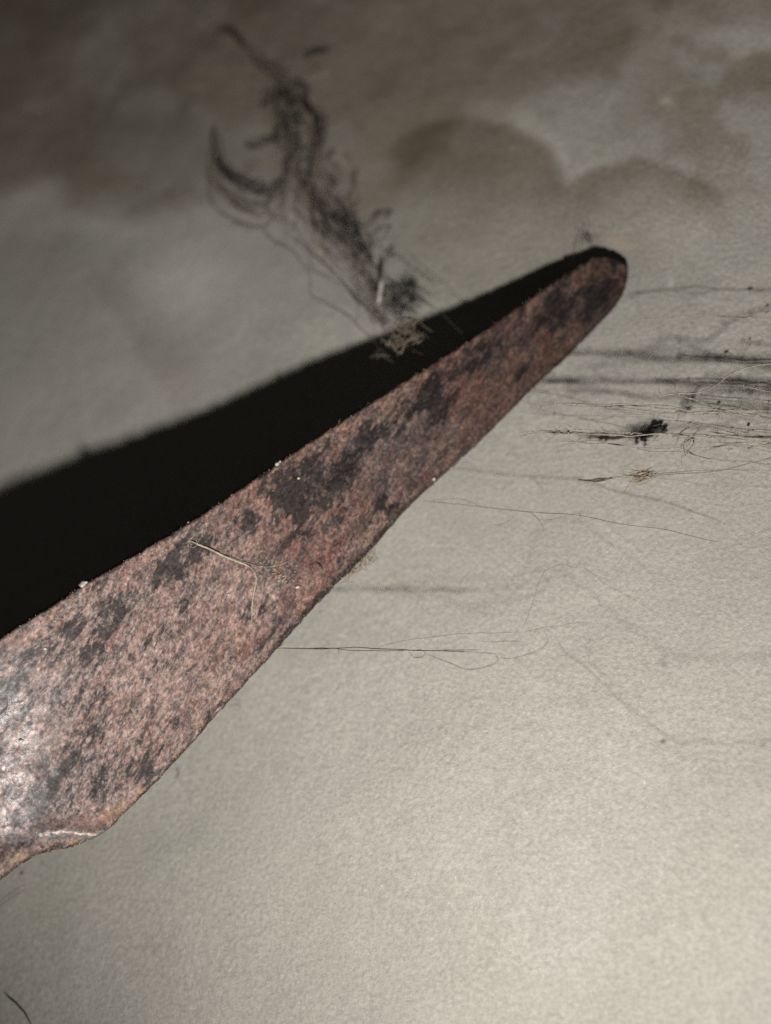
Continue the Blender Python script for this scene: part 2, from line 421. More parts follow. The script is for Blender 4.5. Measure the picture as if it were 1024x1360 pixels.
    d7, _ = seg(60, 1096, 130, 1094); C = mix(C, np.array([.36, .19, .16]), np.exp(-(d7/8)**2)*.5)
    C = mix(C, np.array([.04, .03, .035]), np.exp(-(d3/8)**2)*.75)
    dust = .34+.50*near+.25*near2+.25*sstep(.45, .65, n1)
    dust += .8*np.exp(-((px-205)/50)**2-((py-880)/60)**2)*.5
    d8, _ = seg(350, 745, 396, 780); dust += .8*np.exp(-(d8/9)**2)
    dust += .5*np.exp(-((px-575)/12)**2-((py-640)/7)**2)
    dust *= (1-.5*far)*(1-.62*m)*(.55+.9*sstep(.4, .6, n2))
    pol = sstep(120, -10, px+(py-1000)*.05)*sstep(800, 960, py)*sstep(1130, 1105, py)
    pol = np.maximum(pol, np.exp(-(dl/10)**2))
    pol = np.clip(pol*(.6+.7*sstep(.40, .60, n2*.6+n3*.4)), 0, 1)
    C = mix(C, C*.6+np.array([.22, .215, .22]), pol*.8)  # bare metal paled to add to the glare at the left end
    # ---- closed solid: worn top, plain back
    thick = (.19*np.clip(sstep(0, .5, A)*.6+.4, 0, 1))[..., None]
    Bk = G-nrm*thick
    # thin side strips with their own dark colour
    nf = len(T.reshape(-1, 3))
    fr = grid_faces(ns, ntt); bk = grid_faces(ns, ntt, nf)[:, ::-1]
    def idx(i, j, b=0): return b*nf+i*ntt+j
    # rim verts: an own ring so that the side has its own tone
    ring = [(i, 0) for i in range(ns-1, -1, -1)]+[(i, ntt-1) for i in range(1, ns)]
    ri = np.array(ring); k0 = 2*nf; nr = len(ring)
    outw = np.where((ri[:, 1] == 0)[:, None], -acr[ri[:, 0]], acr[ri[:, 0]])
    top_r = T[ri[:, 0], ri[:, 1]]; bot_r = Bk[ri[:, 0], ri[:, 1]]
    midr = (top_r+bot_r)/2+outw*(.012+.02*fbm(np.arange(nr)*.21, np.zeros(nr), 4, 88, .6)[:, None])
    V = np.vstack([T.reshape(-1, 3), Bk.reshape(-1, 3), midr])
    a = np.array([idx(i, j) for i, j in ring]); b = a+nf; c = np.arange(nr)+k0
    rim = np.vstack([np.stack([a[:-1], a[1:], c[1:], c[:-1]], -1), np.stack([c[:-1], c[1:], b[1:], b[:-1]], -1)])
    e0 = np.array([idx(ns-1, j) for j in range(ntt)])
    end = np.stack([e0[:-1], e0[1:], e0[1:]+nf, e0[:-1]+nf], -1)
    F = np.vstack([fr, bk, rim[:, ::-1], end])
    sidec = mix(np.ones((nr, 3))*np.array([.035, .018, .015]), np.array([.30, .15, .08]), sstep(.60, .72, fbm(np.arange(nr)*.09, np.zeros(nr), 4, 89, .6))*.6)
    tone = np.vstack([C.reshape(-1, 3), np.ones((nf, 3))*np.array([.06, .035, .03]), sidec])
    z = np.zeros(nf+nr)
    root = empty('rusty_iron_blade', at(820, 360, .1), 'rusty reddish brown iron blade with a rounded tip, standing off the stained cement wall', 'iron blade')
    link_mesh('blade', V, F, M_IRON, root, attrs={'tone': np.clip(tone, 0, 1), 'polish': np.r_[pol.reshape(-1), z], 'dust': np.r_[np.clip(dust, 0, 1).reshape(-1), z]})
    # the shank outside the frame that carries the blade from the wall
    c0 = (U[-1]+L[-1])/2; nn = nrm[-1, 80]; a0 = acr[-1]; wd = W[-1, 0]*.5
    inn = (G[-14].mean(axis=0)-c0)
    vs = []; path = [c0+inn*.9-nn*.14, c0-inn*.2-nn*.15, c0*np.array([1, .6, 1])-inn*1.2, np.array([c0[0], .3, c0[2]])-inn*1.2]
    for q, p_ in enumerate(path):
        k = wd*(.92 if q < 2 else .6); th = .13 if q == 0 else .22
        dn = np.array([0, -1., 0]) if q < 2 else -inn/np.linalg.norm(inn)
        for sx, sy in ((-1, -1), (1, -1), (1, 1), (-1, 1)):
            vs.append(p_+a0*k*sx-dn*th*sy*-1*.5)
    fs = []
    for q in range(3):
        for e in range(4): fs.append((q*4+e, q*4+(e+1) % 4, q*4+4+(e+1) % 4, q*4+4+e))
    fs += [(0, 3, 2, 1), (12, 13, 14, 15)]
    link_mesh('shank', vs, fs, M_IRON, root, smooth=False, attrs={'tone': np.ones((16, 3))*np.array([.14, .07, .055]), 'polish': np.zeros(16), 'dust': np.ones(16)*.3})
    return root, (T, nrm, px, py)
BLADE, (BT, BN, BPX, BPY) = build_blade()
def on_blade(px, py, lift=0.0):
    i = np.argmin((BPX-px)**2+(BPY-py)**2); return BT.reshape(-1, 3)[i]+BN.reshape(-1, 3)[i]*lift

# ------------------------------------------------------------------ threads, fluff, grit
rng = random.Random(5)
def rv(s): return np.array([rng.gauss(0, s), rng.gauss(0, s), rng.gauss(0, s)])
class Mesh:
    def __init__(self): self.v = []; self.f = []
    def tube(self, pts, r, sides=5, jit=0.0, dens=.06, taper=True):
        """a fibre through the points (cm), r its radius, jit its waviness"""
        P = np.array(pts, float)
        ln = np.linalg.norm(np.diff(P, axis=0), axis=1).sum(); n = max(3, min(160, int(ln/dens)+2))
        Q = resample(catmull(P, max(8*len(P), n)), n, catmull(P, max(8*len(P), n)))
        if jit:
            ph = rng.random()*100; ss = np.linspace(0, ln, n)
            for k, sd in enumerate((1, 2, 3)):
                Q[:, k] += (fbm(ss*1.8+ph, ss*0+sd*7, 4, 200+sd, .65)-.5)*2*jit*np.clip(np.minimum(np.arange(n), np.arange(n)[::-1])/4, 0, 1)
        Tn = np.gradient(Q, axis=0); Tn /= np.maximum(np.linalg.norm(Tn, axis=1, keepdims=True), 1e-9)
        up = np.array([.3, 1, .2]); a = np.cross(Tn, up); a /= np.linalg.norm(a, axis=1, keepdims=True); b = np.cross(Tn, a)
        R = r*(1-.0*np.arange(n)); ph = rng.random()*50
        R = R*(.75+.6*fbm(np.arange(n)*.35+ph, np.zeros(n), 3, 9))
        if taper: R = R*np.clip(.25+np.minimum(np.arange(n), np.arange(n)[::-1])/3, 0, 1)
        base = len(self.v)
        for k in range(n):
            for s in range(sides):
                an = 2*math.pi*s/sides; self.v.append(Q[k]+(a[k]*math.cos(an)+b[k]*math.sin(an))*R[k])
        for k in range(n-1):
            for s in range(sides):
                s2 = (s+1) % sides; self.f.append((base+k*sides+s, base+k*sides+s2, base+(k+1)*sides+s2, base+(k+1)*sides+s))
        self.f.append(tuple(base+s for s in range(sides))[::-1]); self.f.append(tuple(base+(n-1)*sides+s for s in range(sides)))
        return Q
    def blob(self, c, r, axes=(1, 1, 1), rough=.35, n=8):
        """a crumb: an uneven little lump"""
        base = len(self.v); c = np.array(c, float); sd = rng.randrange(9999)
        rot = Vector((rng.random(), rng.random(), rng.random())).to_track_quat('Z', 'Y').to_matrix()
        rot = np.array(rot)
        for i in range(n//2+1):
            th = math.pi*i/(n//2)
            for j in range(n):
                ph = 2*math.pi*j/n
                d = np.array([math.sin(th)*math.cos(ph), math.sin(th)*math.sin(ph), math.cos(th)])
                k = 1+rough*(2*rng.random()-1) if 0 < i < n//2 else 1
                self.v.append(c+(rot@(d*np.array(axes)))*r*k)
        for i in range(n//2):
            for j in range(n):
                j2 = (j+1) % n; self.f.append((base+i*n+j, base+i*n+j2, base+(i+1)*n+j2, base+(i+1)*n+j))
    def fuzz(self, c, spread, count, r, ln, jit=.03):
        """a tangle of short curled fibres round a point"""
        c = np.array(c, float); sp = np.array(spread)*np.ones(3)
        for _ in range(count):
            p = c+np.array([rng.gauss(0, sp[0]), rng.gauss(0, sp[1]), rng.gauss(0, sp[2])])
            p[1] = min(p[1], -.02)
            d = rv(1); d /= np.linalg.norm(d); e = rv(1); e /= np.linalg.norm(e); L_ = ln*(.5+rng.random())
            pts = [p, p+d*L_*.33+e*L_*.15, p+d*L_*.6-e*L_*.1, p+d*L_*.9+e*L_*.25]
            self.tube([np.minimum(q, [99, -.01, 99]) for q in pts], r, 4, jit, .03)
    def build(self, name, mat, parent=None, smooth=True, kind=None):
        o = link_mesh(name, self.v, self.f, mat, parent, smooth)
        if kind: o['kind'] = kind
        return o
def W(pts, h, scale=(1, 0, 0)):
    """places of the photograph -> points in space; h one height or one for each point"""
    k, ox, oy = scale
    hs = h if isinstance(h, (list, tuple)) else [h]*len(pts)
    return [at(p[0]/k+ox, p[1]/k+oy, hh) for p, hh in zip(pts, hs)]
R3 = (2.56, 200, 0); R4 = (2.667, 640, 300); R5 = (2.667, 640, 650); R2 = (2.56, 300, 400)

def thread(name, label, cat, lines, mat, r=.0035, jit=.02, group=None, thin=.68):
    """one silk thread: the first line is its body, the others its side loops; each a part when it reads apart"""
    m = Mesh()
    for ln in lines:
        pts, h = ln[0], ln[1]; rr = ln[2] if len(ln) > 2 else r
        m.tube(W(pts, h, ln[3] if len(ln) > 3 else (1, 0, 0)), rr*thin, 5, jit)
    o = m.build(name, mat); tag(o, label, cat, group); return o

# --- single silk threads over the right of the wall
thread('silk_thread', 'thin dark silk thread with loops, the lowest one that leaves the blade edge', 'thread', [
    ([(366, 861), (450, 861), (511, 862), (545, 864), (600, 865), (628, 866)], [1.05, 1.1, 1.1, 1.1, 1.1, 1.1], .0085),
    ([(375, 861), (450, 863), (545, 864), (640, 863)], 1.1, .006),
    ([(541, 863), (549, 873), (560, 873), (566, 867), (556, 862), (546, 868)], 1.1, .0050),
    ([(566, 868), (573, 871), (597, 880), (620, 889), (648, 884), (661, 878), (659, 869), (648, 867), (628, 866)], 1.12, .0048),
    ([(500, 862), (511, 857), (560, 848), (628, 841), (668, 840), (696, 839)], 1.0, .0032),
    ([(640, 852), (660, 852), (680, 851), (700, 853)], 1.0, .0035),
    ([(694, 840), (715, 836), (730, 833), (737, 836), (745, 835)], 1.05, .0045),
    ([(737, 833), (752, 829), (768, 827), (785, 827)], 1.05, .0028),
    ([(722, 838), (727, 846), (726, 854), (715, 862), (704, 868), (690, 872), (677, 875), (655, 872)], 1.05, .0042),
    ([(692, 838), (698, 825), (711, 789), (716, 775), (724, 759), (741, 751), (748, 749), (760, 754), (768, 750), (773, 740)], [1.05, 1, .95, .9, .9, .9, .85, .85, .85, .8], .0027),
    ([(762, 754), (777, 755), (805, 776), (842, 796), (857, 806), (872, 814), (884, 815), (886, 810)], [.85, .8, .8, .75, .7, .7, .7, .7], .0024),
    ([(628, 866), (632, 860), (629, 855)], 1.1, .004), ([(450, 861), (450, 871)], 1.1, .004)], M_THREAD, jit=.022)
thread('silk_thread', 'nearly straight silk thread from the blade edge, short loops hanging under it', 'thread', [
    ([(556, 665), (570, 666), (640, 673), (689, 679), (767, 684), (827, 696), (895, 706), (959, 721)], [.72, .72, .7, .7, .68, .6, .5, .4], .0052),
    ([(575, 664), (610, 663), (640, 673)], .72, .0032),
    ([(648, 690), (655, 696), (663, 697), (676, 691), (689, 680)], .7, .003), ([(690, 679), (704, 681), (714, 688), (721, 700), (722, 706)], .7, .0036),
    ([(704, 681), (718, 691), (735, 689), (752, 685)], .7, .003), ([(757, 684), (768, 681), (772, 687), (766, 690)], .68, .0045), ([(764, 690), (761, 700), (758, 704)], .68, .003)], M_THREAD, jit=.018)
thread('silk_thread', 'sagging silk thread in the lower right, ending in a dark curl', 'thread', [
    ([(737, 845), (752, 867), (779, 886), (794, 901), (820, 927), (850, 950), (866, 964), (880, 974), (899, 984), (925, 985), (959, 985), (1015, 983), (1060, 984)], 1.35, .0055),
    ([(800, 857), (784, 850), (777, 858), (782, 875), (780, 886)], 1.35, .0036), ([(782, 865), (797, 867), (812, 871)], 1.35, .003),
    ([(1016, 975), (1012, 984), (1013, 992), (1016, 998)], 1.35, .007), ([(1020, 972), (1030, 985), (1018, 990), (1005, 994), (996, 988)], 1.35, .004),
    ([(838, 912), (846, 925), (850, 937)], 1.35, .003)], M_THREAD, jit=.03, thin=.62)
m = Mesh(); m.blob(at(881, 984, 1.3), .018, (1, 1, 1.4)); tag(m.build('dust_speck', M_DARK), 'tiny black speck hanging just under the sagging thread in the lower right', 'speck')
def cast(pts, h, scale=(1, 0, 0)):
    """silk h cm off the wall whose shadow falls on these places: where the blurred dark lines of the wall come from"""
    k, ox, oy = scale; hs = h if isinstance(h, (list, tuple)) else [h]*len(pts)
    out = []
    for p, hh in zip(pts, hs):
        S = at(p[0]/k+ox, p[1]/k+oy, 0); out.append(S+(LAMP-S)*(hh/-LAMP[1]))
    return out
M_SILK = plain('pale_dusty_silk', (.31, .285, .245), .9, 2500, .4, .1)
# --- the cobweb at the right: pale level strands, the dark lines being their shadows
cw = empty('level_cobweb', at(900, 505, .2), 'cobweb of level pale strands, with dark ones laid in along their shadows, between the blade and the right edge of the picture', 'cobweb')
def strand(parent, pts, h, r, mat=M_DARK, n=3, spread=.03, jit=.03, name='strand', scale=(1, 0, 0), lint=0, kn=0, base=None):
    m = Mesh(); base = W(pts, h, scale) if base is None else base
    for _ in range(n):
        o = [rv(spread) for _ in base]
        q = [p+d for p, d in zip(base, o)]
        for z in q: z[1] = min(z[1], -.02)
        m.tube(q, r*(.5+rng.random()), 4, jit, .05)
    L_ = catmull(base, 60)
    for _ in range(lint):
        p = L_[rng.randrange(60)]+rv(spread); d = rv(.05); p[1] = min(p[1], -.03)
        m.tube([p, p+d+rv(.02), p+d*2+rv(.05)], r*.35, 4, .015, .03)
    for _ in range(kn):
        p = L_[rng.randrange(60)]+rv(spread*.6); p[1] = min(p[1], -.03); m.blob(p, r*(1.3+1.3*rng.random()), (2.6, .9, .8), .5, 6)
    return m.build(name, mat, parent)
def cs(pts, r=.0052, n=2, spread=.02, kn=3, lint=5, h=1.0, mat=None, jit=.03):
    return strand(cw, pts, 0, r, mat or M_SILK, n, spread, jit, 'strand', (1, 0, 0), lint, kn, cast(pts, h))
cs([(720, 472), (756, 470), (790, 469), (835, 469), (887, 472), (917, 475), (962, 474), (1024, 484), (1080, 488)], .0065, 3, .02, 8, 8)
cs([(800, 473), (860, 474), (930, 478), (975, 476), (1080, 480)], .0055, 2, .03, 6, 8)
cs([(861, 456), (895, 452), (925, 450), (950, 440), (965, 426), (990, 418), (1040, 405)], .0048, 2, .02, 2, 4)
cs([(900, 452), (935, 466), (985, 480), (1070, 500)], .0048, 2, .02, 3, 4)
cs([(690, 508), (717, 506), (741, 504), (767, 504), (827, 505), (880, 505), (932, 508), (977, 512), (1080, 516)], .0065, 3, .02, 8, 8)
cs([(716, 505), (745, 506), (776, 504)], .0085, 3, .02, 2, 6)
cs([(740, 522), (786, 517), (816, 519), (865, 524), (902, 528), (940, 534), (1024, 543), (1080, 550)], .0055, 2, .02, 5, 6)
cs([(940, 495), (985, 502), (1080, 508)], .006, 3, .03, 6, 6)
cs([(930, 524), (980, 521), (1080, 528)], .0052, 2, .03, 5, 6)
cs([(764, 490), (800, 486), (850, 484), (905, 482)], .004, 1, .02, 0, 2)
for x0, y0, x1, y1 in ((905, 470, 1080, 500), (880, 500, 1080, 535), (860, 520, 1080, 503), (930, 545, 1080, 562), (980, 450, 1060, 466), (850, 560, 1060, 575)):
    cs([(x0, y0), ((x0+x1)/2, (y0+y1)/2+rng.uniform(-5, 5)), (x1, y1)], .0042, 1, .02, 2, 4, rng.uniform(.8, 1.2))
cs([(830, 394), (845, 389), (872, 386), (925, 384), (962, 382), (1024, 384), (1080, 385)], .0052, 2, .012, 2, 3, .55)
strand(cw, [(700, 528), (704, 538), (711, 544), (752, 550), (790, 559), (842, 569)], [.35, .35, .4, .4, .35, .3], .0035, M_GREY, n=1, spread=.0)
strand(cw, [(677, 546), (730, 549), (764, 552), (850, 557), (914, 562), (962, 567), (1024, 574), (1060, 577)], .8, .0028, M_GREY, n=1, spread=.01, kn=2)
strand(cw, [(850, 557), (914, 562), (962, 567), (1024, 574), (1060, 577)], .7, .0030, M_GREY, n=1, spread=.01, kn=3)
strand(cw, [(887, 576), (925, 577), (977, 584), (1024, 592), (1060, 597)], .6, .0045, M_THREAD, n=1, spread=.01, kn=3)
strand(cw, [(700, 535), (718, 540), (735, 538), (712, 546), (742, 551)], .3, .0025, M_GREY, n=2, spread=.02, lint=8)
for x0, y0, x1, y1 in ((900, 473, 1050, 484), (870, 506, 1050, 514), (920, 528, 1050, 543)):     # dark strands on the cement, laid along the shadows of the web
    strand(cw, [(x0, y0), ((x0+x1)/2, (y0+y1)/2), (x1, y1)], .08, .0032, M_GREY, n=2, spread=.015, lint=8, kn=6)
cs([(927, 514), (920, 522), (915, 533), (905, 549)], .0065, 3, .02, 2, 5, .8)
cs([(900, 540), (915, 530), (925, 518)], .005, 2, .03, 2, 4, .8)
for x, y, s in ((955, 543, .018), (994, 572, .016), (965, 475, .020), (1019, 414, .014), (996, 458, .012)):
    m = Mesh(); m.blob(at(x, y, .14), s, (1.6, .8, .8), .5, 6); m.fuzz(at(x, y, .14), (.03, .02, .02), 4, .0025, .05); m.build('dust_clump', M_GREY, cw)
m = Mesh(); m.blob(at(915, 562, .3), .018, (2, .8, .8), .4, 6); m.build('brown_crumb', M_TAN, cw)
m = Mesh(); m.tube(W([(917, 567), (907, 572), (902, 577), (900, 584), (898, 589)], .42), .0075, 5, .01)
tag(m.build('bent_twig', M_THREAD), 'tiny bent brown twig right of the black lump on the cobweb', 'twig')

# --- black lump with a tail, part dust, part the tuft's shadow modelled solid
dl = empty('dust_shadow_lump', at(860, 578, .15), 'furry black lump, part dust, part shadow of the straw tuft in solid form, with a thin tail to its left, below the level cobweb', 'dust and shadow lump')
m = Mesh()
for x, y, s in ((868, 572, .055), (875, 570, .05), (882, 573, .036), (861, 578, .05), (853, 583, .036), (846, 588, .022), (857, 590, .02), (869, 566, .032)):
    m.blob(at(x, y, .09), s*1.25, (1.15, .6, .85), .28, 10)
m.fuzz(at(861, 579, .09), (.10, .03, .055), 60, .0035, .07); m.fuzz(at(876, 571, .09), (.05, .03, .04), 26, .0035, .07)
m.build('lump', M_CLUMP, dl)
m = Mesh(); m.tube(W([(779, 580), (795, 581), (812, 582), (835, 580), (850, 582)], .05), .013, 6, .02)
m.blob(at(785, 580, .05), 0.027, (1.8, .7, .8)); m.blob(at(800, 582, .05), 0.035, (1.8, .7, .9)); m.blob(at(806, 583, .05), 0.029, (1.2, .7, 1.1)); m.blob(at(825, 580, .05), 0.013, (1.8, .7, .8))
m.fuzz(at(803, 581, .06), (.12, .02, .02), 22, .003, .08); m.build('tail', M_CLUMP, dl)  # solid tail in place of the twisted end's shadow

# --- straw coloured tuft on its thread
st = empty('fibre_tuft', at(852, 631, .85), 'straw coloured tuft of fibres on a long fine thread under the black lump', 'tuft')
m = Mesh(); m.tube(W([(767, 637), (797, 637), (820, 634), (835, 632), (872, 631), (951, 625), (985, 618), (1024, 609), (1060, 600)], .85), .0036, 5, .015)
m.tube(W([(830, 633), (900, 627), (960, 624), (1024, 625)], .83), .0024, 4, .02); m.build('thread', M_THREAD, st)
m = Mesh()
for _ in range(5): m.tube([p+rv(.008) for p in W([(767, 637), (780, 638), (797, 637), (815, 634)], .85)], .005, 4, .012)
m.build('twisted_end', M_THREAD, st)
m = Mesh()
for _ in range(34):
    a_ = rng.gauss(-.35, .35); l_ = rng.uniform(9, 24); cx, cy = rng.gauss(853, 7), rng.gauss(633, 4)
    dx, dy = math.cos(a_)*l_, math.sin(a_)*l_*.8
    m.tube(W([(cx-dx, cy-dy), (cx+rng.gauss(0, 2), cy+rng.gauss(0, 2)), (cx+dx, cy+dy)], [.82+rng.random()*.1]*3), .0042, 4, .02, .04)
m.build('tuft', M_TAN, st)

# --- fluff under the blade edge
m = Mesh()
for _ in range(34):
    k = rng.random(); cx, cy = 459+k*37+rng.gauss(0, 2.5), 771-k*36+rng.gauss(0, 3)
    l_ = rng.uniform(5, 15); a_ = rng.gauss(-.75, .6)
    m.tube(W([(cx-math.cos(a_)*l_, cy-math.sin(a_)*l_), (cx+rng.gauss(0, 2), cy+rng.gauss(0, 2)), (cx+math.cos(a_)*l_, cy+math.sin(a_)*l_)], [.82+rng.random()*.12]*3), .0042, 4, .03, .03)
m.fuzz(at(488, 741, .86), (.04, .03, .06), 22, .004, .10)
tag(m.build('fluff', M_TAN), 'tan fluff clinging below the lower edge of the iron blade', 'fluff')
m = Mesh(); m.fuzz(at(524, 699, .72), (.02, .02, .03), 9, .0035, .08); tag(m.build('fluff', M_GREY), 'tiny grey wisp at the lower blade edge, between the tan fluff and the straight thread', 'fluff')
m = Mesh(); m.tube(W([(378, 852), (374, 857), (366, 861), (352, 872)], [1.1, 1.06, 1.05, 1.05]), .006, 4, .01); m.tube(W([(371, 858), (360, 866), (345, 884)], [1.08, 1.1, 1.12]), .004, 4, .01)
tag(m.build('silk_anchor', M_THREAD), 'short dark silk anchor stuck to the blade edge where the looped thread begins', 'thread')

# --- hairs on the lower wall
m = Mesh(); m.tube(W([(6, 1318), (13, 1326), (20, 1331), (27, 1339), (34, 1347), (39, 1357), (44, 1368)], .06), .0085, 5, .012)
tag(m.build('hair', M_BLACK), 'black hair on the bare cement in the bottom left corner', 'hair')
m = Mesh(); m.tube(W([(232, 1020), (237, 1026), (236, 1034), (230, 1040)], .06), .0045, 5, .006)
tag(m.build('hair', M_BLACK), 'tiny curled hair close under the widest part of the blade edge', 'hair')
m = Mesh(); m.tube(W([(303, 941), (310, 935), (317, 936), (319, 941), (312, 944)], .08), .0042, 5, .006)
tag(m.build('hair', M_BLACK), 'tiny looped hair on the wall beside the blade edge, under the looped thread', 'hair')
m = Mesh(); m.tube(W([(52, 1161), (58, 1168), (61, 1171)], .3), .006, 5, .006); tag(m.build('pale_fleck', M_PALE), 'tiny pale sliver just under the narrow neck of the blade, the right one of two', 'fleck')
m = Mesh(); m.blob(at(29, 1178, .3), .022, (1.4, .7, .8)); m.tube(W([(22, 1183), (30, 1177), (33, 1172)], .3), .005, 5, .006); tag(m.build('pale_fleck', M_PALE), 'tiny pale crumb just under the narrow neck of the blade, the left one of two', 'fleck')
m = Mesh()
for _ in range(2): m.tube([p+rv(.01) for p in W([(-30, 1225), (0, 1202), (18, 1190), (34, 1180)], .12)], .0028, 4, .02)
tag(m.build('silk_thread', M_GREY), 'blurred grey silk running into the left border below the blade neck', 'thread')

# --- pale root fibre lying on the blade, grit and crumbs
rf = empty('root_fibre', on_blade(335, 755, .02), 'pale branching root fibre lying on the rusty face of the blade', 'root fibre')
def B(pts, lift=.018): return [on_blade(x, y, lift) for x, y in pts]
m = Mesh(); m.tube(B([(252, 717), (262, 723), (280, 729), (298, 738), (315, 746), (330, 752), (337, 758)]), .0125, 6, .008); m.build('stem', M_PALE, rf)
m = Mesh(); m.tube(B([(336, 756), (340, 768), (337, 785), (335, 805), (334, 826)]), .0105, 6, .008); m.build('stem', M_PALE, rf)
m = Mesh(); m.tube(B([(246, 722), (252, 717), (256, 711)]), .008, 5, .005); m.tube(B([(264, 712), (260, 720), (268, 724)]), .007, 5, .005); m.tube(B([(262, 724), (256, 727), (250, 726)]), .007, 5, .005)
m.build('root_tip', M_PALE, rf)
m = Mesh(); m.tube(B([(300, 738), (330, 748), (360, 752), (392, 742)]), .0035, 4, .006); m.tube(B([(337, 757), (346, 757), (352, 752)]), .0035, 4, .006); m.build('fine_root', M_PALE, rf)
m = Mesh()
for k in range(26):
    q = k/25; x, y = 352+q*44+rng.gauss(0, 4), 748+q*32+rng.gauss(0, 4); m.blob(on_blade(x, y, .01), rng.uniform(.006, .018), (1.6, .8, .8), .4, 6)
tag(m.build('crumb_trail', M_PALE), 'trail of pale crumbs on the blade right of the root fibre', 'crumbs', kind='stuff')
grit = [(396, 635, .018, 'white grit grain on the dark patch in the middle of the blade'), (304, 790, .014, 'white grit grain on the blade left of the root fibre fork'),
        (395, 780, .030, 'largest pale crumb at the lower end of the crumb trail on the blade'), (366, 613, .035, 'pale crystal crumb perched on the upper blade edge nearest the middle of the picture'),
        (109, 775, .050, 'clear round grit bead perched on the upper blade edge at far left'), (246, 690, .014, 'tiny fleck on the upper blade edge between the two perched crumbs'),
        (576, 636, .022, 'pale crumb near the lower blade edge, right of the middle'), (60, 862, .02, 'small pale grain on the blade at far left, near the upper edge'), (28, 985, .028, 'bright grain on the polished left end of the blade')]
for x, y, s, lab in grit:
    m = Mesh(); m.blob(on_blade(x, y, .5*s), s, (1.1, .8, 1), .3, 8)
    if s > .03: m.blob(on_blade(x+4, y-2, .4*s), s*.6, (1, .8, 1), .3, 8)
    tag(m.build('grit_grain', M_WHITE), lab, 'grit')
m = Mesh()
for _ in range(230):                      # dust and lint along the upper edge and face
    i = rng.randrange(40, 800); j = rng.choice([0, 0, 1, 2, rng.randrange(190), rng.randrange(190), 188]); p = BT[i, j]
    if BPX[i, j] < -60: continue
    if rng.random() < .88: m.blob(p+BN[i, j]*.006, rng.uniform(.004, .009), (1.4, .8, .8), .4, 6)
    else: d = rv(.018); m.tube([p, p+BN[i, j]*.008+d, p+BN[i, j]*.004+d*1.7+rv(.01)], .0022, 4, .01, .02)
tag(m.build('lint', M_PALE), 'fine pale lint and dust caught on the rust of the blade', 'lint', kind='stuff')
m = Mesh(); m.tube([on_blade(418, 746, .02), on_blade(424, 750, .03), on_blade(428, 757, .02)], .010, 5, .004); m.tube([on_blade(410, 752, .01), on_blade(418, 746, .02)], .006, 5, .004)
tag(m.build('rust_flake', M_DARK), 'small dark curled flake of rust near the lower blade edge', 'flake')

# ------------------------------------------------------------------ the big dusty cobweb, upper left
cb = empty('dusty_cobweb', at(420, 230, .1), 'large dusty cobweb with tan threads and dark strands standing in for its shadow, hanging above the blade and its shadow', 'cobweb')
def s3(pts, h, r, mat=M_DARK, n=6, spread=.05, lint=0, kn=0, jit=.05, name='strand'):
    if mat is M_CLUMP:                    # dark fibres near the wall stand in for web shadow; raised ones cast it
        n1 = max(1, int(n*.38)); hh = rng.uniform(.45, .6)
        strand(cb, pts, 0, r*.55, M_WARM, max(2, int(n*.42)), spread*.62, jit, name, R3, int(lint*.2), kn, cast(pts, hh, R3))
        return strand(cb, pts, h, r*.42, M_WEBSHADE, n1, spread*.9, jit, name, R3, int(lint*.35), kn)
    return strand(cb, pts, h, r, mat, n, spread, jit, name, R3, lint, kn)
M_WARM = plain('brown_silk', (.24, .195, .155), .8); M_WEBSHADE = plain('silk_and_shadow', (.06, .053, .047), .8)
# crescent
s3([(110, -30), (160, 20), (215, 70), (250, 95)], .12, .009, M_CLUMP, 6, .09, 6)
s3([(250, 60), (240, 110), (180, 150), (120, 190)], .12, .007, M_CLUMP, 5, .09, 6)
for _ in range(46):
    k = rng.random(); x = 420+k*330+rng.gauss(0, 38); y = 330+k*560+rng.gauss(0, 30); a_ = rng.uniform(0, 6.28); l_ = rng.uniform(15, 45)
    strand(cb, [(x-math.cos(a_)*l_, y-math.sin(a_)*l_), (x+rng.gauss(0, 14), y+rng.gauss(0, 14)), (x+math.cos(a_+.8)*l_, y+math.sin(a_+.8)*l_), (x+math.cos(a_+2)*l_*.7, y+math.sin(a_+2)*l_*.7)], rng.uniform(.1, .4), rng.uniform(.004, .008), rng.choice([M_WEBSHADE, M_WEBSHADE, M_WARM]), 2, .02, .03, 'tangled_fibre', R3)
s3([(205, 440), (222, 520), (250, 575), (310, 625), (370, 650), (410, 655)], .16, .016, M_CLUMP, 9, .055, 30)
s3([(235, 545), (265, 590), (320, 632), (375, 652)], .16, .018, M_CLUMP, 5, .04, 20)
s3([(400, 655), (415, 630), (440, 625)], .16, .022, M_CLUMP, 8, .04, 14)
# trunk
s3([(245, 90), (285, 125), (325, 160)], .12, .013, M_CLUMP, 8, .05, 8)
s3([(340, 185), (375, 210), (430, 240), (470, 290)], .12, .013, M_CLUMP, 9, .06, 16)
s3([(470, 285), (465, 320), (495, 350), (530, 345), (535, 310), (505, 285), (475, 290)], .14, .014, M_CLUMP, 7, .035, 14)
s3([(520, 335), (545, 375), (570, 415), (565, 470), (560, 530)], .14, .016, M_CLUMP, 13, .05, 24)
s3([(590, 420), (585, 480), (565, 530), (570, 560)], .12, .012, M_CLUMP, 7, .04, 16)
s3([(500, 420), (490, 480), (470, 540), (455, 640), (440, 700)], .16, .010, M_CLUMP, 9, .06, 20)
s3([(560, 530), (540, 600), (530, 640), (560, 700), (620, 770), (690, 830)], .16, .013, M_CLUMP, 9, .07, 16)
s3([(500, 480), (510, 560), (520, 640), (545, 720)], .2, .010, M_CLUMP, 5, .07, 10)
s3([(590, 640), (650, 700), (690, 750), (720, 820), (715, 860)], .16, .008, M_CLUMP, 6, .05, 16)
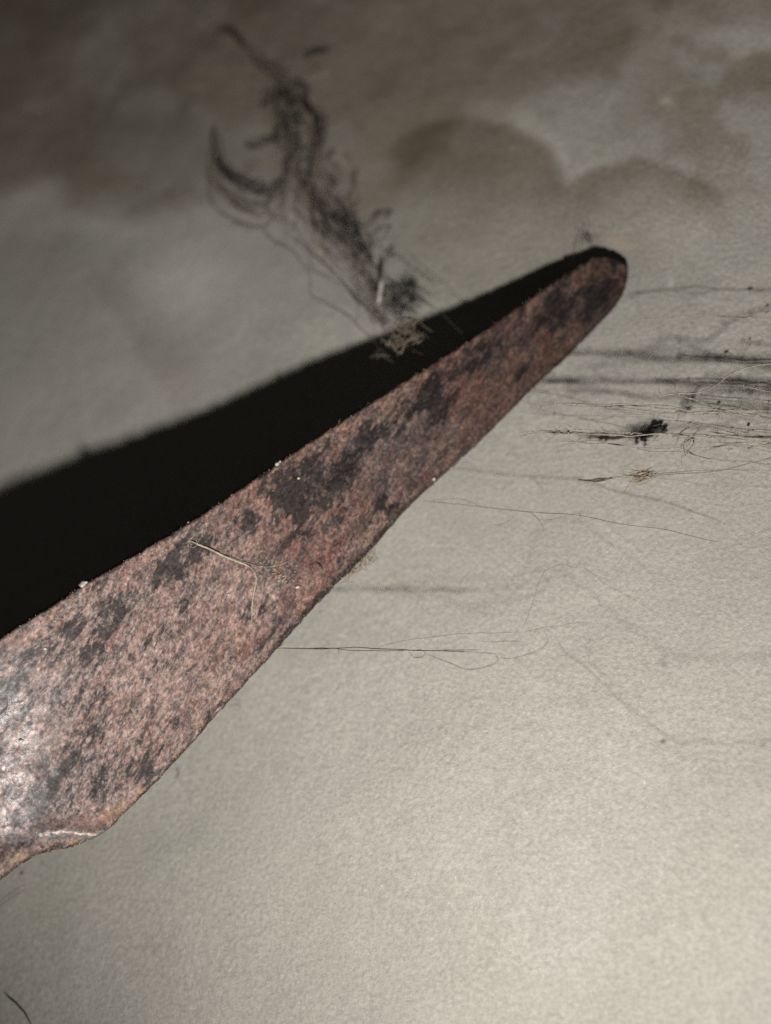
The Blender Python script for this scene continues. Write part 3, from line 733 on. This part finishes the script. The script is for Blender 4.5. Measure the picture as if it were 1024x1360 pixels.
s3([(570, 700), (620, 720), (660, 780), (630, 800), (590, 750), (570, 700)], .16, .008, M_CLUMP, 5, .05, 16)
s3([(690, 820), (740, 870), (760, 920)], .18, .008, M_CLUMP, 6, .06, 16)
s3([(320, 490), (350, 492), (385, 480), (420, 465), (450, 455)], .12, .011, M_CLUMP, 8, .05, 14)
s3([(450, 455), (480, 440), (515, 440)], .12, .009, M_CLUMP, 6, .05, 10)
s3([(520, 185), (550, 182), (605, 165)], .10, .016, M_CLUMP, 9, .03, 8)
s3([(430, 205), (460, 190), (520, 180)], .10, .006, M_CLUMP, 4, .06, 6)
s3([(170, 155), (200, 158), (245, 150)], .10, .008, M_CLUMP, 5, .05, 6)
s3([(310, 560), (340, 575), (370, 565)], .10, .006, M_CLUMP, 4, .06, 8)
# the pale flake; the dark stick above it in the photograph is its shadow
m = Mesh(); fl_ = cast([(507, 338), (506, 350), (504, 362), (503, 372)], .52); m.tube(fl_, .040, 8, .006); m.build('pale_flake', M_WHITE, cb)
s3([(775, 945), (795, 985), (850, 1030), (900, 1060)], .30, .012, M_CLUMP, 8, .04, 14)  # dark strands thickening the shadow of the tangle
s3([(850, 1030), (880, 1010), (905, 1025)], .35, .012, M_CLUMP, 5, .04, 10)
s3([(880, 1000), (890, 1040), (915, 1070)], .35, .009, M_CLUMP, 5, .04, 8)
m = Mesh()
for x, y, s in ((497, 412, .03), (500, 420, .034), (502, 425, .02), (490, 405, .018)): m.blob(at(x, y, .5), s, (1, .7, 1), .4)
m.fuzz(at(499, 415, .5), (.04, .03, .06), 30, .0045, .10); m.build('tan_crumb', M_TAN, cb)
# tan silk
THIN = M_GREY
def t3(pts, h, r=.005, n=1, spread=.01, mat=None, lint=0): return s3(pts, h, r, mat or M_GREY, n, spread, lint, 0, .035)
t3([(195, 575), (198, 640), (205, 690), (250, 730), (300, 750), (365, 770), (400, 755), (430, 720), (455, 660), (480, 600)], .55, .0065, 3, .02)
t3([(258, 762), (300, 765), (350, 775), (370, 768)], .55, .006, 2, .015)
t3([(210, 690), (240, 650), (300, 660), (380, 700), (420, 715)], .5, .0035, 2, .02)
t3([(420, 730), (450, 735), (465, 770), (460, 820), (430, 825), (400, 800), (395, 760), (420, 735)], .55, .0045, 3, .02)
t3([(375, 780), (430, 825), (480, 850), (510, 890), (540, 940), (545, 1000), (600, 1030), (665, 1068), (710, 1110), (760, 1165), (815, 1225)], .6, .0045, 2, .01)
t3([(480, 800), (520, 830), (560, 865), (640, 945), (690, 1010), (740, 1060), (805, 1110)], .65, .006, 3, .02)
t3([(540, 760), (600, 870), (660, 930), (700, 980), (760, 1050), (800, 1105)], .6, .005, 2, .03)
t3([(545, 770), (560, 820), (600, 850), (590, 890)], .5, .009, 3, .03, M_TAN, 10)
t3([(600, 780), (680, 850), (740, 920), (760, 960)], .5, .005, 3, .03)
t3([(500, 540), (480, 620), (500, 700), (480, 800)], .5, .005, 3, .03, M_GREY)
t3([(790, 940), (850, 970), (900, 1000), (970, 1060)], .6, .0045, 2, .03, M_GREY)
t3([(830, 1080), (900, 1090), (960, 1130)], .75, .007, 2, .02, M_GREY)
t3([(870, 960), (960, 1040), (1040, 1110), (1100, 1160)], .7, .0028, 1, .0, M_GREY)
t3([(880, 1180), (950, 1220), (1000, 1270)], .8, .0022, 1, .0, M_GREY)
for _ in range(70):                       # fine net of crossing threads between the strands
    k = rng.random(); x = 480+k*330+rng.gauss(0, 28); y = 560+k*520+rng.gauss(0, 40); a_ = math.radians(rng.gauss(56, 34)); l_ = rng.uniform(40, 130)
    dx, dy = math.cos(a_)*l_, math.sin(a_)*l_; h_ = rng.uniform(.2, .65)
    t3([(x-dx, y-dy), (x-dx*.3+rng.gauss(0, 10), y-dy*.3+rng.gauss(0, 10)), (x+dx*.4+rng.gauss(0, 10), y+dy*.4+rng.gauss(0, 10)), (x+dx, y+dy)], h_, rng.uniform(.0028, .0045), 1, .0, rng.choice([M_TAN, M_GREY, M_GREY, M_DARK]))
for _ in range(26):
    k = rng.random(); x = 400+k*160+rng.gauss(0, 30); y = 230+k*400+rng.gauss(0, 40); a_ = math.radians(rng.gauss(75, 40)); l_ = rng.uniform(30, 110)
    dx, dy = math.cos(a_)*l_, math.sin(a_)*l_
    t3([(x-dx, y-dy), (x+rng.gauss(0, 15), y+rng.gauss(0, 15)), (x+dx, y+dy)], rng.uniform(.1, .4), rng.uniform(.004, .006), 1, .0, rng.choice([M_GREY, M_DARK, M_DARK]))
# tangle of tan fibres over the shadow edge
m = Mesh()
for x, y, s in ((845, 1105, 1), (880, 1095, 1), (900, 1130, .8), (850, 1170, 1.1), (835, 1150, 1), (810, 1160, .8), (915, 1150, .7), (870, 1120, .8)):
    for _ in range(4):
        c = at(x/2.56+200+rng.gauss(0, 3), y/2.56+rng.gauss(0, 3), .85+rng.uniform(-.08, .08)); d = rv(.07); e = rv(.05)
        m.tube([c-d, c-d*.3+e, c+d*.4-e*.4, c+d+e], .0065*s, 5, .02, .025)
m.tube(W([(805, 1150), (835, 1190), (852, 1200), (870, 1160), (905, 1150)], .85, R3), .013, 5, .02)
m.tube(W([(860, 1090), (890, 1105), (905, 1085), (880, 1080)], .85, R3), .012, 5, .015)
m.fuzz(at(534, 448, .85), (.07, .04, .09), 26, .0038, .10); m.build('fibre_tangle', M_FIBRE, cb)
m = Mesh(); m.tube(W([(748, 1215), (765, 1205), (790, 1208), (815, 1212)], .8, R3), .011, 5, .01); m.tube(W([(775, 1210), (770, 1195), (780, 1185)], .8, R3), .009, 5, .01); m.tube(W([(790, 1208), (810, 1225), (830, 1232)], .8, R3), .006, 5, .01)
m.fuzz(at(504, 473, .8), (.05, .02, .02), 14, .004, .08); m.build('fibre_star', M_GREY, cb)
m = Mesh(); m.fuzz(at(775, 318, .12), (.06, .02, .03), 26, .0035, .14); m.tube(W([(771, 316), (780, 315), (787, 330)], .12), .007, 4, .02)
tag(m.build('web_wisp', M_GREY), 'faint grey wisp of web on the wall just above the blade tip', 'cobweb')
m = Mesh(); m.tube(W([(0, 155), (22, 158), (45, 166), (66, 169)], .15), .006, 4, .02); tag(m.build('silk_thread', M_TAN), 'short tan blurred thread on the dark wall at the upper left border', 'thread')
